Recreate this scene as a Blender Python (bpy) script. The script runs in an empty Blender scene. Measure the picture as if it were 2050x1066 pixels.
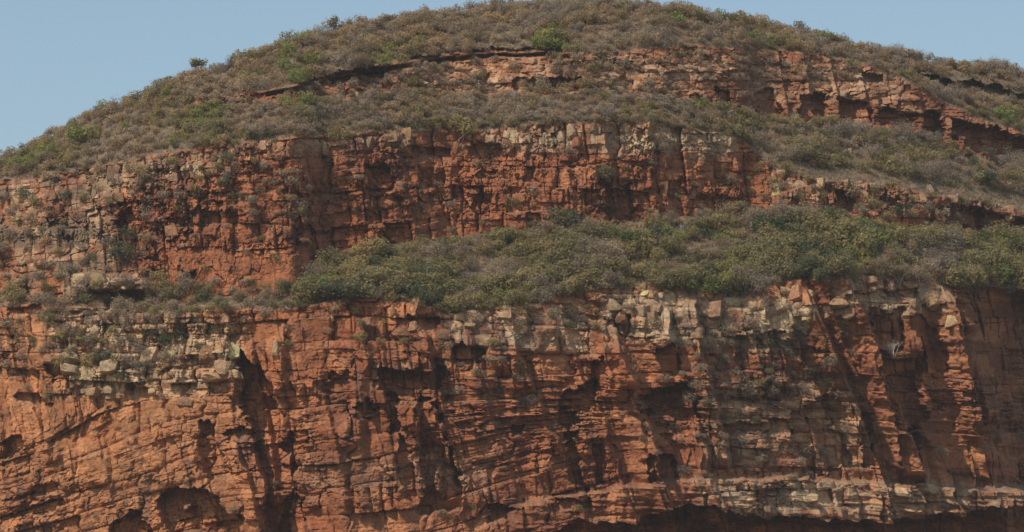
import bpy, math, random
import numpy as np
from mathutils import Vector

SC = bpy.context.scene
COL = SC.collection
random.seed(7)
RNG = np.random.default_rng(7)

# ------------------------------------------------------------------ camera
PITCH = math.radians(12.0)
CAM = np.array([0.0, 0.0, 2.0])
LENS, SENSOR = 126.0, 36.0
PW, PH = 2050.0, 1066.0                    # photograph grid used to survey the hill
cd = bpy.data.cameras.new('camera')
cd.lens, cd.sensor_width = LENS, SENSOR
cd.clip_start, cd.clip_end = 1.0, 20000.0
cam = bpy.data.objects.new('camera', cd)
cam.location = CAM.tolist()
cam.rotation_euler = (math.pi / 2 + PITCH, 0, 0)
COL.objects.link(cam)
SC.camera = cam

# ------------------------------------------------------------------ sky, sun, exposure
SUN_EL, SUN_AZ = 51.0, 53.0                # AZ: degrees to the left of "behind the camera"
a_, e_ = math.radians(SUN_AZ), math.radians(SUN_EL)
TO_SUN = Vector((-math.sin(a_) * math.cos(e_), -math.cos(a_) * math.cos(e_), math.sin(e_)))
w = bpy.data.worlds.new('World')
SC.world = w
w.use_nodes = True
nt = w.node_tree
nt.nodes.clear()
sky = nt.nodes.new('ShaderNodeTexSky')
sky.sky_type = 'NISHITA'
sky.sun_disc = False
sky.sun_elevation = e_
sky.sun_rotation = math.atan2(TO_SUN.x, TO_SUN.y)
sky.altitude = 300
sky.air_density = 1.75
sky.dust_density = 1.5
sky.ozone_density = 2.6
bg = nt.nodes.new('ShaderNodeBackground')
bg.inputs['Strength'].default_value = 0.15
wo = nt.nodes.new('ShaderNodeOutputWorld')
nt.links.new(sky.outputs[0], bg.inputs['Color'])
nt.links.new(bg.outputs[0], wo.inputs['Surface'])
sd = bpy.data.lights.new('sun', 'SUN')
sd.energy = 4.8
sd.angle = math.radians(0.5)
sd.color = (1.0, 0.95, 0.87)
sun = bpy.data.objects.new('sun', sd)
sun.rotation_euler = (-TO_SUN).to_track_quat('-Z', 'Y').to_euler()
sun.location = (0, 0, 400)
COL.objects.link(sun)
vs = SC.view_settings
vs.view_transform = 'Standard'
vs.look = 'None'
vs.gamma = 1.0
vs.use_curve_mapping = False
vs.exposure = -0.25

# ------------------------------------------------------------------ numpy noise
def hsh(a, b, seed=0):
    a = np.asarray(a).astype(np.int64); b = np.asarray(b).astype(np.int64)
    n = (a * 374761393 + b * 668265263 + seed * 1442695041) & 0xFFFFFFFF
    n = ((n ^ (n >> 13)) * 1274126177) & 0xFFFFFFFF
    n = ((n ^ (n >> 16)) * 2246822519) & 0xFFFFFFFF
    n = n ^ (n >> 15)
    return (n & 0xFFFFFF) / float(0xFFFFFF)

def vn(x, y, seed=0):
    x, y = np.broadcast_arrays(np.asarray(x, float), np.asarray(y, float))
    xi = np.floor(x); yi = np.floor(y)
    fx = x - xi; fy = y - yi
    fx = fx * fx * fx * (fx * (fx * 6 - 15) + 10)
    fy = fy * fy * fy * (fy * (fy * 6 - 15) + 10)
    a = hsh(xi, yi, seed); b = hsh(xi + 1, yi, seed)
    c = hsh(xi, yi + 1, seed); d = hsh(xi + 1, yi + 1, seed)
    return (a + (b - a) * fx + (c - a) * fy + (a - b - c + d) * fx * fy) * 2 - 1

def fbm(x, y, o=4, seed=0, g=0.5):
    s, a, t = 0, 1.0, 0
    for i in range(o):
        s = s + a * vn(x, y, seed + i * 17)
        t += a; a *= g
        x = x * 2.03 + 11.3; y = y * 2.03 - 7.7
    return s / t

def sst(a, b, x):
    t = np.clip((x - a) / (b - a), 0, 1)
    return t * t * (3 - 2 * t)

def blocks(u, b, th, wd, seed):
    """courses of jointed rock: random offset per block, tilted faces, open joints (about -1..1)"""
    bb = b / th + 0.55 * vn(b / th * 0.6, u / (wd * 9), seed + 1)
    k = np.floor(bb); fb = bb - k
    wk = wd * (0.55 + 1.3 * hsh(k, 3, seed + 2))
    uu = u / wk + 31 * hsh(k, 5, seed + 3)
    uu = uu + 0.4 * vn(uu * 0.8, k * 7.3, seed + 4) + 0.12 * vn(uu * 2.1, bb * 2.5, seed + 5)
    i = np.floor(uu); fu = uu - i
    r = hsh(i, k, seed + 6)
    tx = hsh(i, k, seed + 7) - 0.5; ty = hsh(i, k, seed + 8) - 0.5
    kk = hsh(i, k, seed + 11)
    d = (r - 0.5) * 1.5 + (hsh(k, 9, seed + 9) - 0.5) * 0.5 * (0.5 + vn(u / (wd * 5), k * 3.1, seed + 12)) + 0.9 * tx * (fu - 0.5) * 2 + 0.7 * ty * (fb - 0.5) * 2
    d = d - 0.6 * np.exp(-(np.minimum(fu, 1 - fu) * wk / (0.05 * wd + 0.8)) ** 2) - 0.45 * kk * np.exp(-(np.minimum(fb, 1 - fb) * th / (0.05 * th + 0.8)) ** 2)
    return d, hsh(i, k, seed + 10)

def cells(u, b, cw, ch, seed):
    """irregular broken rock: cellular pieces, each with its own set-back and tilt"""
    x = u / cw; y = b / ch
    x = x + 0.35 * vn(x * 1.7, y * 1.7, seed + 1); y = y + 0.35 * vn(x * 1.7, y * 1.7, seed + 2)
    xi = np.floor(x); yi = np.floor(y)
    f1 = np.full(x.shape, 9.0); f2 = np.full(x.shape, 9.0)
    bi = np.zeros(x.shape); bj = np.zeros(x.shape); bx = np.zeros(x.shape); by = np.zeros(x.shape)
    for oi in (-1, 0, 1):
        for oj in (-1, 0, 1):
            ci = xi + oi; cj = yi + oj
            dx = x - ci - 0.1 - 0.8 * hsh(ci, cj, seed + 3); dy = y - cj - 0.1 - 0.8 * hsh(ci, cj, seed + 4)
            d = np.maximum(np.abs(dx), np.abs(dy)) * 0.65 + np.hypot(dx, dy) * 0.35
            m = d < f1
            f2 = np.where(m, f1, np.minimum(f2, d)); f1 = np.where(m, d, f1)
            bi = np.where(m, ci, bi); bj = np.where(m, cj, bj); bx = np.where(m, dx, bx); by = np.where(m, dy, by)
    r = hsh(bi, bj, seed + 5)
    d = (r - 0.5) * 1.7 + (hsh(bi, bj, seed + 6) - 0.5) * 2.0 * bx + (hsh(bi, bj, seed + 7) - 0.35) * 1.8 * by
    d = d - 0.45 * np.exp(-((f2 - f1) / 0.10) ** 2)
    return d, hsh(bi, bj, seed + 8)

# ------------------------------------------------------------------ survey of the hill (photograph grid)
def curve(pts):
    p = np.array(pts, float)
    return lambda x: np.interp(x, p[:, 0], p[:, 1])
SKY = curve([(-900, 640), (-300, 430), (-100, 362), (10, 318), (60, 294), (100, 276), (200, 226), (300, 190), (400, 152), (450, 134), (500, 114), (600, 86), (700, 58), (800, 45),
             (900, 31), (1000, 18), (1080, 11), (1200, 9), (1290, 14), (1400, 30), (1500, 44), (1600, 64), (1700, 90), (1800, 113), (1900, 129), (2050, 150), (2300, 200), (2950, 420)])
RIMT = curve([(-900, 680), (-300, 470), (10, 352), (200, 270), (300, 225), (400, 203), (500, 188), (600, 168), (700, 144), (800, 126), (900, 110), (1000, 103), (1100, 101), (1180, 112), (1300, 98),
              (1400, 95), (1500, 98), (1600, 107), (1700, 123), (1800, 152), (1900, 215), (2050, 268), (2950, 560)])
RIMB = curve([(-900, 682), (-300, 472), (10, 354), (200, 273), (300, 232), (400, 213), (500, 205), (600, 198), (700, 197), (800, 187), (900, 187), (1000, 192), (1100, 192), (1200, 188), (1300, 194),
              (1400, 212), (1500, 220), (1600, 242), (1700, 252), (1800, 262), (1900, 296), (2050, 336), (2950, 620)])
UPT = curve([(-900, 700), (-300, 490), (10, 362), (100, 352), (200, 332), (300, 311), (400, 296), (500, 285), (600, 275), (700, 266), (800, 262), (900, 258), (1000, 255), (1100, 249), (1200, 246),
             (1300, 251), (1400, 262), (1480, 276), (1560, 345), (1640, 366), (1750, 374), (1850, 384), (1950, 402), (2050, 420), (2950, 700)])
UPB = curve([(-900, 800), (-300, 660), (10, 602), (200, 604), (300, 608), (400, 600), (500, 596), (590, 590), (650, 523), (700, 505), (800, 490), (900, 480), (1000, 466), (1100, 458), (1200, 450),
             (1300, 440), (1400, 430), (1500, 418), (1600, 430), (1700, 438), (1800, 455), (1900, 465), (2050, 475), (2950, 760)])
LOT = curve([(-900, 840), (-300, 690), (10, 610), (200, 615), (300, 628), (400, 622), (500, 618), (600, 612), (700, 598), (800, 602), (900, 628), (1000, 622), (1100, 598), (1200, 580), (1300, 572),
             (1400, 586), (1500, 588), (1600, 560), (1700, 558), (1800, 560), (1900, 576), (2050, 582), (2950, 840)])
LEDGE = curve([(-900, 1190), (800, 1130), (960, 1060), (1050, 1006), (1130, 990), (1240, 975), (1380, 962), (1560, 955), (1750, 966), (1900, 972), (2050, 978), (2950, 1000)])
JAW = curve([(-900, 1240), (800, 1190), (1000, 1105), (1092, 1066), (1150, 1042), (1242, 1046), (1330, 1022), (1380, 1009), (1425, 1006), (1470, 1027), (1530, 1031), (1650, 1036), (1745, 1042),
             (1785, 1042), (1875, 1027), (2050, 1004), (2950, 1040)])

def axis(a, b, step, grow, n_out, hi):
    mid = list(np.arange(a, b, step))
    s, x = step, mid[-1]; right = []
    while x < hi[1]:
        s = min(s * grow, 30); x += s; right.append(x)
    s, x = step, mid[0]; left = []
    while x > hi[0]:
        s = min(s * grow, 30); x -= s; left.append(x)
    return np.array(left[::-1] + mid + right)
XS = axis(-40, 2092, 1.7, 1.18, 0, (-900, 2950))
NROW = 590
nv = len(XS)
vrow = np.linspace(0, 1, NROW)
BOT = 1112.0
sky_x = SKY(XS) + 2.0 * vn(XS / 40, 0, 5)
PX = np.repeat(XS[None, :], NROW, 0)
PY = sky_x[None, :] + vrow[:, None] * (BOT - sky_x[None, :])
below = np.concatenate([np.linspace(BOT, 1460, 16)[1:], np.linspace(1460, 2086, 16)[1:]])
PX = np.concatenate([PX, np.repeat(XS[None, :], len(below), 0)], 0)
PY = np.concatenate([PY, np.repeat(below[:, None], nv, 1)], 0)
NR = PY.shape[0]

wy = PY + 7 * fbm(PX / 70, PY / 70, 4, 21) + 4 * fbm(PX / 16, PY / 16, 2, 22)
cR0, cR1, cU0, cU1, cL = RIMT(PX), RIMB(PX), UPT(PX), UPB(PX), LOT(PX)
S = 4.0
z_rim = sst(cR0 - S, cR0 + S, wy) * (1 - sst(cR1 - S, cR1 + S, wy)) * sst(330, 420, PX)
z_up = sst(cU0 - S, cU0 + S, wy) * (1 - sst(cU1 - S, cU1 + S, wy))
z_low = sst(cL - S, cL + S, wy)
z_cliff = np.clip(z_rim + z_up + z_low, 0, 1)
left_soft = (1 - sst(150, 300, PX)) * z_up          # broken slope at the left end of the upper cliff
right_soft = sst(1480, 1620, PX) * z_up

# run per rise -> distance
sky2 = SKY(PX)
g_sum = 2.7 + 7.0 * np.exp(-np.clip(PY - sky2, 0, 999) / 11.0)
g = np.where(wy < cR1, g_sum, 2.2)
g = g * (1 - z_cliff) + z_rim * 0.75 + z_up * (0.30 + 0.35 * left_soft + 0.25 * right_soft) + z_low * 0.20
led = LEDGE(PX)
g = g + 2.0 * np.exp(-((wy - led) / 3.5) ** 2)
g = np.where(PY > 1460, 1.6, g)
MPP = 700.0 / (PW * LENS / SENSOR)
dy_ = np.diff(PY, axis=0)
gm = 0.5 * (g[1:] + g[:-1]) * dy_ * MPP
cum = np.concatenate([np.cumsum(gm[::-1], 0)[::-1], np.zeros((1, nv))], 0)
ref = np.argmin(np.abs(vrow - 1))           # row at BOT
cum = cum - cum[NROW - 1][None, :]
kern = np.exp(-(np.arange(-18, 19) / 8.0) ** 2); kern /= kern.sum()
padc = np.pad(cum, ((0, 0), (18, 18)), mode='reflect', reflect_type='odd')
cum = sum(kern[i] * padc[:, i:i + nv] for i in range(37))
xr = (PX - 700) / 1350.0
plan = np.where(PX > 700, 62 * np.clip(xr, 0, 9) ** 2, 26 * ((700 - PX) / 900.0) ** 2)
plan = plan + 3.0 * fbm(PX / 330, PY / 600, 2, 31)
Y0 = 690 + plan + cum

# ------------------------------------------------------------------ relief
D = np.zeros_like(PX)
lean = PX - 0.30 * (PY - 600)
tiltx = np.interp(XS, [-900, 0, 350, 500, 800, 1000, 1250, 1400, 2050, 2950], [.3, .32, .3, .1, .12, .3, .15, 0, -.02, 0])
tint = np.concatenate([[0], np.cumsum(0.5 * (tiltx[1:] + tiltx[:-1]) * np.diff(XS))])
tint = tint - np.interp(420, XS, tint)
bed = PY + tint[None, :] * sst(740, 900, PY) + 7 * fbm(PX / 140, PY / 60, 2, 41)
leanb = PX - 0.13 * (PY - 600)
b1, r1 = blocks(leanb, bed, 50, 80, 100)
b2, r2 = cells(leanb, bed, 34, 22, 200)
b3, r3 = cells(leanb, bed, 13, 8.5, 300)
# tall jointed columns of the upper cliff
bedu = PY + 0.09 * (PX - 900) * (PX < 900) + 5 * fbm(PX / 90, PY / 50, 2, 42)
leanu = PX - 0.12 * (PY - 350)
c1, q1 = blocks(leanu, bedu, 62, 40, 400)
c2, q2 = cells(leanu, bedu, 15, 24, 500)
c3, q3 = cells(leanu, bedu, 7, 9, 600)
b6, r6 = blocks(PX, bedu, 17, 44, 650)
# platy rim rocks
d1, p1 = blocks(PX, PY + 0.15 * (700 - PX) * (PX < 700), 18, 46, 700)
d2, p2 = cells(PX, PY + 0.15 * (700 - PX) * (PX < 700), 16, 9, 800)
var_ = 0.15 + 1.25 * sst(-0.3, 0.4, fbm(PX / 85, PY / 65, 3, 50))
b4, r4 = blocks(leanb + 4 * vn(PX / 25, PY / 60, 55), bed, 110, 34, 270)
b5, r5 = blocks(leanb, bed + 3 * fbm(PX / 40, PY / 40, 2, 59), 9, 75, 275)
b4 = b4 * (0.15 + 0.95 * sst(-.1, .3, fbm(PX / 110, PY / 90, 3, 60)))
slabs = np.exp(-(((PX - 1050) / 190) ** 4 + ((PY - 860) / 110) ** 4))
b2b, r2b = blocks(leanb, bed, 19, 40, 250)
rough = fbm(PX / 34, PY / 26, 5, 51, 0.62)
def fin_mask(pts, wid):
    p = np.array(pts, float)
    q = (PX - np.interp(PY, p[:, 1], p[:, 0])) / wid
    return sst(-1.2, -0.8, q) * (1 - sst(1.0, 1.6, q)) * sst(p[0, 1] - 10, p[0, 1] + 15, PY) * (1 - sst(p[-1, 1] - 30, p[-1, 1] + 5, PY))
FIN_A = [(1640, 535), (1695, 650), (1745, 780), (1795, 900), (1815, 975)]
FIN_B = [(1878, 590), (1905, 720), (1925, 800), (1945, 900)]
keep = (1 - fin_mask(FIN_A, 44)) * (1 - 0.8 * fin_mask(FIN_B, 30))
apron = 1 - 0.75 * sst(0, 1, ((PX > 330) * (PX < 620)) * sst(478, 520, PY - 0.05 * (PX - 400)))
D += z_low * (1.15 * b1 + (0.25 + 0.75 * sst(380, 620, PX)) * 1.0 * b4 * (1 - .7 * slabs) + (0.08 + 0.6 * slabs) * b5 + var_ * (0.22 * b2 + 0.50 * b2b + 0.17 * b3) + 0.55 * rough) * (1 - 0.6 * fin_mask(FIN_A, 44))
D += z_up * (0.25 * rough + 0.15 * c2)
D += z_up * apron * (1.2 * c1 + 0.55 * b6 + var_ * (0.5 * c2 + 0.30 * c3) + 0.55 * rough) * (1 - 0.25 * left_soft)
D += z_rim * (0.75 * d1 + 0.35 * d2 + 0.9 * rough)
D += (1 - z_cliff) * (0.5 * fbm(PX / 40, PY / 20, 4, 52) + 0.12 * d2)
e1, s1 = blocks(PX + 4 * vn(PX / 30, PY / 30, 56), PY + 3 * vn(PX / 60, PY / 40, 57), 27, 40, 280)
e2, s2 = blocks(PX, PY, 12, 18, 290)
stackm = sst(70, 140, PX) * (1 - sst(470, 520, PX)) * sst(612, 640, PY) * (1 - sst(760, 820, PY + 20 * fbm(PX / 50, PY / 50, 2, 58)))
D += stackm * (1.5 * e1 + 0.5 * e2) - stackm * 0.6 * z_low * (b1 + b4)
r2 = np.where(stackm > .5, s1, r2)
# leaning fins: rise slowly to the right, fall away sharply
def saw(u, per, seed):
    t = u / per + 0.6 * vn(u / per * 0.45, PY / 500, seed)
    k = np.floor(t); f = t - k
    h = 0.25 + 0.75 * hsh(k, 1, seed + 1)
    return h * np.where(f < 0.62, f / 0.62, 1 - sst(0.62, 0.70, f))
sl = lean + 16 * fbm(PX / 60, PY / 45, 3, 61)
brk = 0.25 + 0.75 * sst(-0.35, 0.15, fbm(PX / 130, PY / 120, 3, 65))
finz = z_low * keep * (0.45 + 0.55 * sst(380, 560, PX)) * sst(0, 90, PY - cL)
D += finz * brk * (5.6 + 3.4 * sst(1150, 1650, PX)) * saw(sl, 118, 70) + z_low * (1.2 + 1.6 * sst(1150, 1650, PX)) * brk * saw(sl, 43, 75)
su = leanu + 9 * fbm(PX / 30, PY / 40, 3, 62)
D += z_up * (1.5 * saw(su, 81, 183) * (0.3 + 0.9 * sst(-.3, .2, fbm(PX / 80, PY / 50, 3, 87))) + 0.45 * saw(su, 27, 85)) * sst(560, 700, PX) + z_up * apron * 0.6 * saw(su, 40, 86) * (1 - sst(560, 700, PX))
D += z_rim * sst(1350, 1500, PX) * 2.0 * saw(PX - 0.15 * PY, 62, 90)
# bottom shelf of thin beds and the dark overhang under it
jaw = JAW(PX) + 7 * fbm(PX / 30, 0, 3, 64) + 10 * saw(PX, 58, 66)
shelf = sst(led - 2, led + 3, wy) * sst(960, 1100, PX)
D += shelf * (3.2 + 0.5 * vn(PX / 50, PY / 5.0, 63))
D -= sst(jaw - 2.0, jaw + 2.0, PY) * sst(1040, 1100, PX) * 10.0 * (1 - 0.5 * sst(1100, 1400, PY))

WX = PX + 5 * fbm(PX / 22, PY / 22, 3, 91) + 2.0 * vn(PX / 6, PY / 6, 92)
WY = PY + 5 * fbm(PX / 22, PY / 22, 3, 93) + 2.0 * vn(PX / 6, PY / 6, 94)

JAG = 13 * (np.where(z_up > .5, q1, r1) - 0.5) + 13 * (np.where(z_up > .5, q2, r2) - 0.5) + 9 * fbm(PX / 20, PY / 20, 4, 95)
def poly_mask(poly, soft=3.0, pad=14, jag=0.0):
    p = np.array(poly, float)
    x0, y0 = p.min(0) - pad; x1, y1 = p.max(0) + pad
    ci = np.where((XS > x0) & (XS < x1))[0]
    out = np.zeros_like(PX)
    if not len(ci): return out
    c0, c1_ = ci[0], ci[-1] + 1
    ri = np.where((PY[:, c0:c1_] > y0).any(1) & (PY[:, c0:c1_] < y1).any(1))[0]
    r0, r1_ = ri[0], ri[-1] + 1
    x = WX[r0:r1_, c0:c1_]; y = WY[r0:r1_, c0:c1_]
    ins = np.zeros(x.shape, bool); dist = np.full(x.shape, 1e9)
    for (ax, ay), (bx, by) in zip(p, np.roll(p, -1, 0)):
        if ay != by:
            t = (y - ay) / (by - ay)
            ins ^= ((ay > y) != (by > y)) & (x < ax + t * (bx - ax))
        l2 = (bx - ax) ** 2 + (by - ay) ** 2
        t = np.clip(((x - ax) * (bx - ax) + (y - ay) * (by - ay)) / l2, 0, 1)
        dist = np.minimum(dist, np.hypot(x - ax - t * (bx - ax), y - ay - t * (by - ay)))
    sd_ = np.where(ins, dist, -dist)
    if jag:
        w_ = min(1.0, (min(p[:, 0].max() - p[:, 0].min(), p[:, 1].max() - p[:, 1].min())) / 40.0)
        sd_ = sd_ + 3.0 + jag * w_ * 0.8 * JAG[r0:r1_, c0:c1_]
    out[r0:r1_, c0:c1_] = sst(-soft * 0.3, soft, sd_)
    return out

def recess(poly, depth, floor=1.0, soft=3.0):
    """hollow; floor < 1 lets it shallow out towards its lower edge (an overhang)"""
    global D
    m = poly_mask(poly, soft, 26, 1.0)
    ys = [q[1] for q in poly]
    k = np.clip((PY - min(ys)) / max(1.0, max(ys) - min(ys)), 0, 1)
    D -= m * depth * 0.95 * (1 + (floor - 1) * k ** 2)

# --- lower cliff hollows, gullies and overhangs
recess([(478, 705), (520, 735), (550, 790), (570, 850), (587, 890), (592, 950), (600, 1000), (610, 1070), (528, 1070), (534, 990), (522, 940), (508, 885), (494, 830), (480, 780)], 8.5)
recess([(521, 1020), (570, 1015), (572, 1075), (521, 1075)], 4)
recess([(396, 842), (425, 838), (432, 900), (452, 930), (456, 957), (430, 957), (412, 945), (402, 900)], 3.5)
recess([(318, 1004), (337, 986), (405, 978), (432, 1002), (480, 1040), (486, 1075), (340, 1075)], 6.5)
recess([(222, 1050), (262, 1030), (296, 1040), (300, 1075), (222, 1075)], 4.5)
recess([(443, 870), (470, 862), (495, 858), (507, 884), (470, 882)], 3, 0.5)
recess([(90, 733), (122, 730), (126, 752), (108, 760)], 3)
recess([(5, 884), (36, 880), (43, 912), (5, 916)], 4)
recess([(256, 777), (302, 780), (300, 800), (260, 796)], 2.2, 0.3)
recess([(37, 795), (70, 797), (105, 807), (104, 818), (60, 806)], 2.0, 0.2)
recess([(10, 1038), (60, 1016), (127, 1000), (128, 1010), (60, 1028), (10, 1052)], 2.4, 0.4)
recess([(10, 1000), (120, 965), (122, 974), (40, 1004), (10, 1012)], 1.8, 0.4)
recess([(762, 739), (886, 738), (882, 800), (768, 802)], 5)
recess([(767, 790), (790, 800), (806, 860), (782, 868)], 3.5)
recess([(836, 790), (876, 800), (886, 860), (905, 920), (925, 1000), (926, 1018), (842, 1020), (850, 960), (840, 880)], 6)
recess([(797, 868), (812, 868), (822, 930), (838, 1003), (815, 992), (800, 940)], 3.2)
recess([(908, 698), (925, 689), (960, 684), (962, 702), (948, 730), (925, 738), (912, 716)], 4.5, 0.6)
recess([(710, 816), (750, 800), (752, 832), (720, 842)], 3.5, 0.5)
recess([(1023, 853), (1047, 852), (1047, 873), (1024, 874)], 3)
recess([(1112, 796), (1150, 785), (1192, 768), (1198, 816), (1160, 828), (1120, 812)], 4.5, 0.5)
recess([(1184, 722), (1206, 716), (1214, 782), (1194, 790)], 3.0)
recess([(1126, 823), (1150, 830), (1149, 890), (1166, 950), (1168, 977), (1136, 967), (1141, 900), (1129, 860)], 3.8)
recess([(1283, 797), (1320, 785), (1375, 776), (1397, 800), (1402, 840), (1370, 847), (1335, 832), (1293, 824)], 6.5, 0.6)
recess([(1190, 893), (1203, 890), (1210, 968), (1194, 968)], 3)
recess([(1295, 910), (1345, 905), (1364, 962), (1300, 960)], 3.2)
recess([(980, 1018), (1043, 1014), (1040, 1042), (985, 1044)], 3, 0.5)
recess([(1104, 992), (1182, 1004), (1184, 1017), (1110, 1014)], 2.6, 0.4)
recess([(1756, 714), (1852, 716), (1832, 760), (1852, 832), (1836, 862), (1800, 850), (1775, 800), (1760, 760)], 4.0)
recess([(1742, 630), (1802, 624), (1812, 702), (1762, 712)], 2.8)
recess([(1824, 640), (1850, 640), (1884, 704), (1890, 735), (1850, 714)], 3)
recess([(1690, 592), (1835, 580), (1838, 590), (1700, 602)], 2.2, 0.3)
recess([(1722, 830), (1742, 826), (1748, 930), (1730, 934)], 3.2)
recess([(1800, 868), (1838, 868), (1840, 962), (1802, 962)], 3.4)
recess([(1470, 672), (1600, 670), (1660, 720), (1655, 800), (1560, 790), (1480, 760)], 2.2, 0.6)
recess([(1590, 820), (1680, 790), (1700, 920), (1630, 960), (1590, 900)], 2.6)
recess([(1440, 800), (1560, 796), (1560, 812), (1440, 812)], 1.6, 0.3)
recess([(1430, 850), (1570, 840), (1590, 866), (1440, 872)], 2.0, 0.4)
recess([(640, 765), (700, 745), (706, 775), (660, 790)], 2.2, 0.4)
recess([(556, 880), (590, 905), (600, 930), (585, 935)], 2.0)
recess([(820, 638), (875, 640), (872, 660), (835, 655)], 2.6, 0.4)
recess([(1215, 640), (1260, 640), (1255, 690), (1225, 680)], 2.4)
recess([(1310, 700), (1345, 690), (1360, 740), (1330, 750)], 2.4)
# --- upper cliff
recess([(203, 588), (286, 586), (286, 620), (210, 620)], 4.5)
recess([(160, 578), (196, 582), (196, 600), (170, 594)], 2.8, 0.4)
recess([(20, 620), (78, 610), (80, 622), (25, 634)], 2.2, 0.4)
recess([(400, 424), (470, 430), (468, 458), (402, 455)], 2.4, 0.5)
recess([(342, 440), (372, 440), (372, 459), (344, 456)], 2.0, 0.5)
recess([(97, 443), (131, 436), (131, 456), (97, 458)], 2.4, 0.5)
recess([(225, 440), (262, 430), (290, 490), (300, 520), (250, 520)], 3.0)
recess([(358, 540), (394, 542), (394, 562), (370, 562)], 2.4, 0.5)
recess([(588, 455), (622, 453), (622, 474), (592, 474)], 2.2, 0.5)
recess([(628, 465), (664, 466), (664, 497), (634, 496)], 2.6, 0.6)
recess([(826, 295), (905, 300), (905, 320), (830, 318)], 2.6, 0.4)
recess([(942, 288), (1002, 290), (1002, 320), (945, 318)], 2.4, 0.5)
recess([(730, 336), (785, 338), (785, 382), (735, 384)], 3.4, 0.8)
recess([(750, 394), (808, 396), (806, 405), (752, 404)], 2.0, 0.4)
recess([(838, 345), (862, 342), (860, 372), (840, 370)], 1.8)
recess([(1205, 372), (1262, 370), (1266, 440), (1215, 442)], 2.6)
recess([(1672, 378), (1700, 380), (1714, 428), (1700, 432), (1680, 410)], 4.0)
recess([(1893, 416), (1968, 418), (1968, 460), (1895, 458)], 4.5)
recess([(1960, 424), (2056, 440), (2056, 482), (1975, 474)], 4.5)
recess([(1770, 395), (1800, 395), (1800, 430), (1770, 425)], 2.5)
# --- rim band
recess([(608, 166), (700, 141), (756, 139), (772, 150), (760, 173), (700, 177), (620, 181)], 6.0, 0.35, 2.5)
recess([(797, 114), (882, 112), (882, 126), (800, 129)], 3.0, 0.4, 2.5)
recess([(940, 101), (1128, 98), (1130, 110), (942, 112)], 3.4, 0.4, 2.5)
recess([(1032, 162), (1077, 160), (1077, 181), (1034, 181)], 3.0, 0.6)
recess([(1096, 160), (1160, 158), (1160, 178), (1100, 178)], 3.0, 0.6)
recess([(1145, 125), (1265, 124), (1262, 139), (1150, 139)], 3.0, 0.4, 2.5)
recess([(1380, 190), (1400, 190), (1412, 215), (1392, 215)], 2.0)
recess([(1432, 178), (1462, 178), (1475, 216), (1445, 216)], 3.0)
recess([(1520, 185), (1545, 185), (1560, 222), (1530, 222)], 3.0)
recess([(1603, 192), (1655, 190), (1659, 245), (1612, 243)], 4.0)
recess([(1678, 200), (1744, 205), (1752, 247), (1686, 247)], 4.0)
recess([(1760, 216), (1830, 218), (1838, 258), (1766, 252)], 4.0)
recess([(1724, 140), (1766, 152), (1764, 167), (1728, 160)], 3.0, 0.5)
recess([(1835, 226), (1882, 226), (1884, 280), (1842, 268)], 6.0)
recess([(1905, 236), (1960, 246), (2056, 282), (2056, 336), (1990, 308), (1948, 300), (1915, 270)], 6.0)
recess([(1838, 146), (1880, 153), (1960, 172), (2060, 195), (2060, 214), (1960, 192), (1890, 174)], 6.0, 0.5, 2.5)

lip = np.exp(-((PY - cR0 - 8 - 3 * fbm(PX / 40, 0, 3, 97)) / 4.0) ** 4) * sst(395, 450, PX) * (1 - sst(1120, 1160, PX)) * sst(-.25, .0, fbm(PX / 70, 3, 3, 98))
D -= lip * 3.2
lip2 = np.exp(-((PY - cR0 - 1 - 3 * fbm(PX / 40, 0, 3, 97)) / 4.0) ** 4) * sst(395, 450, PX) * (1 - sst(1120, 1160, PX))
D += lip2 * 1.2
def proud(poly, h, soft=6.0):
    global D
    D += poly_mask(poly, soft) * h
proud([(135, 556), (160, 545), (230, 545), (292, 560), (290, 584), (190, 586), (150, 580)], 2.4)      # jutting pale slab
proud([(1915, 268), (1940, 268), (1944, 312), (1926, 312)], 3.0)                                       # red pillar under the rim
proud([(1370 + 500, 390), (1895, 388), (1890, 470), (1868, 466)], 2.0)                                  # red pillar
proud([(788, 792), (830, 795), (836, 850), (800, 860)], 2.0)
proud([(866, 925), (884, 925), (886, 990), (870, 985)], 2.5)
proud([(362, 1010), (386, 1008), (380, 1024), (362, 1030)], 3.0)

def fin(pts, wid, h):
    global D
    p = np.array(pts, float)
    xc = np.interp(PY, p[:, 1], p[:, 0])
    s = (WX - xc) / wid
    prof = np.where(s < 0.8, np.clip((s + 0.9) / 1.7, 0, 1), 1 - sst(0.8, 1.05, s))
    fade = sst(p[0, 1] - 10, p[0, 1] + 15, PY) * (1 - sst(p[-1, 1] - 40, p[-1, 1] + 5, PY))
    D += prof * fade * h
fin(FIN_A, 42, 12.0)
fin(FIN_B, 28, 9.5)
fin([(1205, 690), (1235, 780), (1270, 900), (1290, 980)], 50, 4.6)
fin([(600, 740), (625, 850), (650, 950), (660, 1040)], 46, 2.0)
fin([(1360, 600), (1370, 700), (1400, 800), (1430, 950)], 36, 4.6)
fin([(470, 680), (478, 760), (500, 860), (520, 1000), (530, 1075)], 40, 2.6)
# the far right turns away from the sun
D -= z_low * sst(1918, 2092, PX - 0.05 * (PY - 700)) * 13.0 * (1 - 0.9 * sst(led - 8, led + 8, PY))

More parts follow.
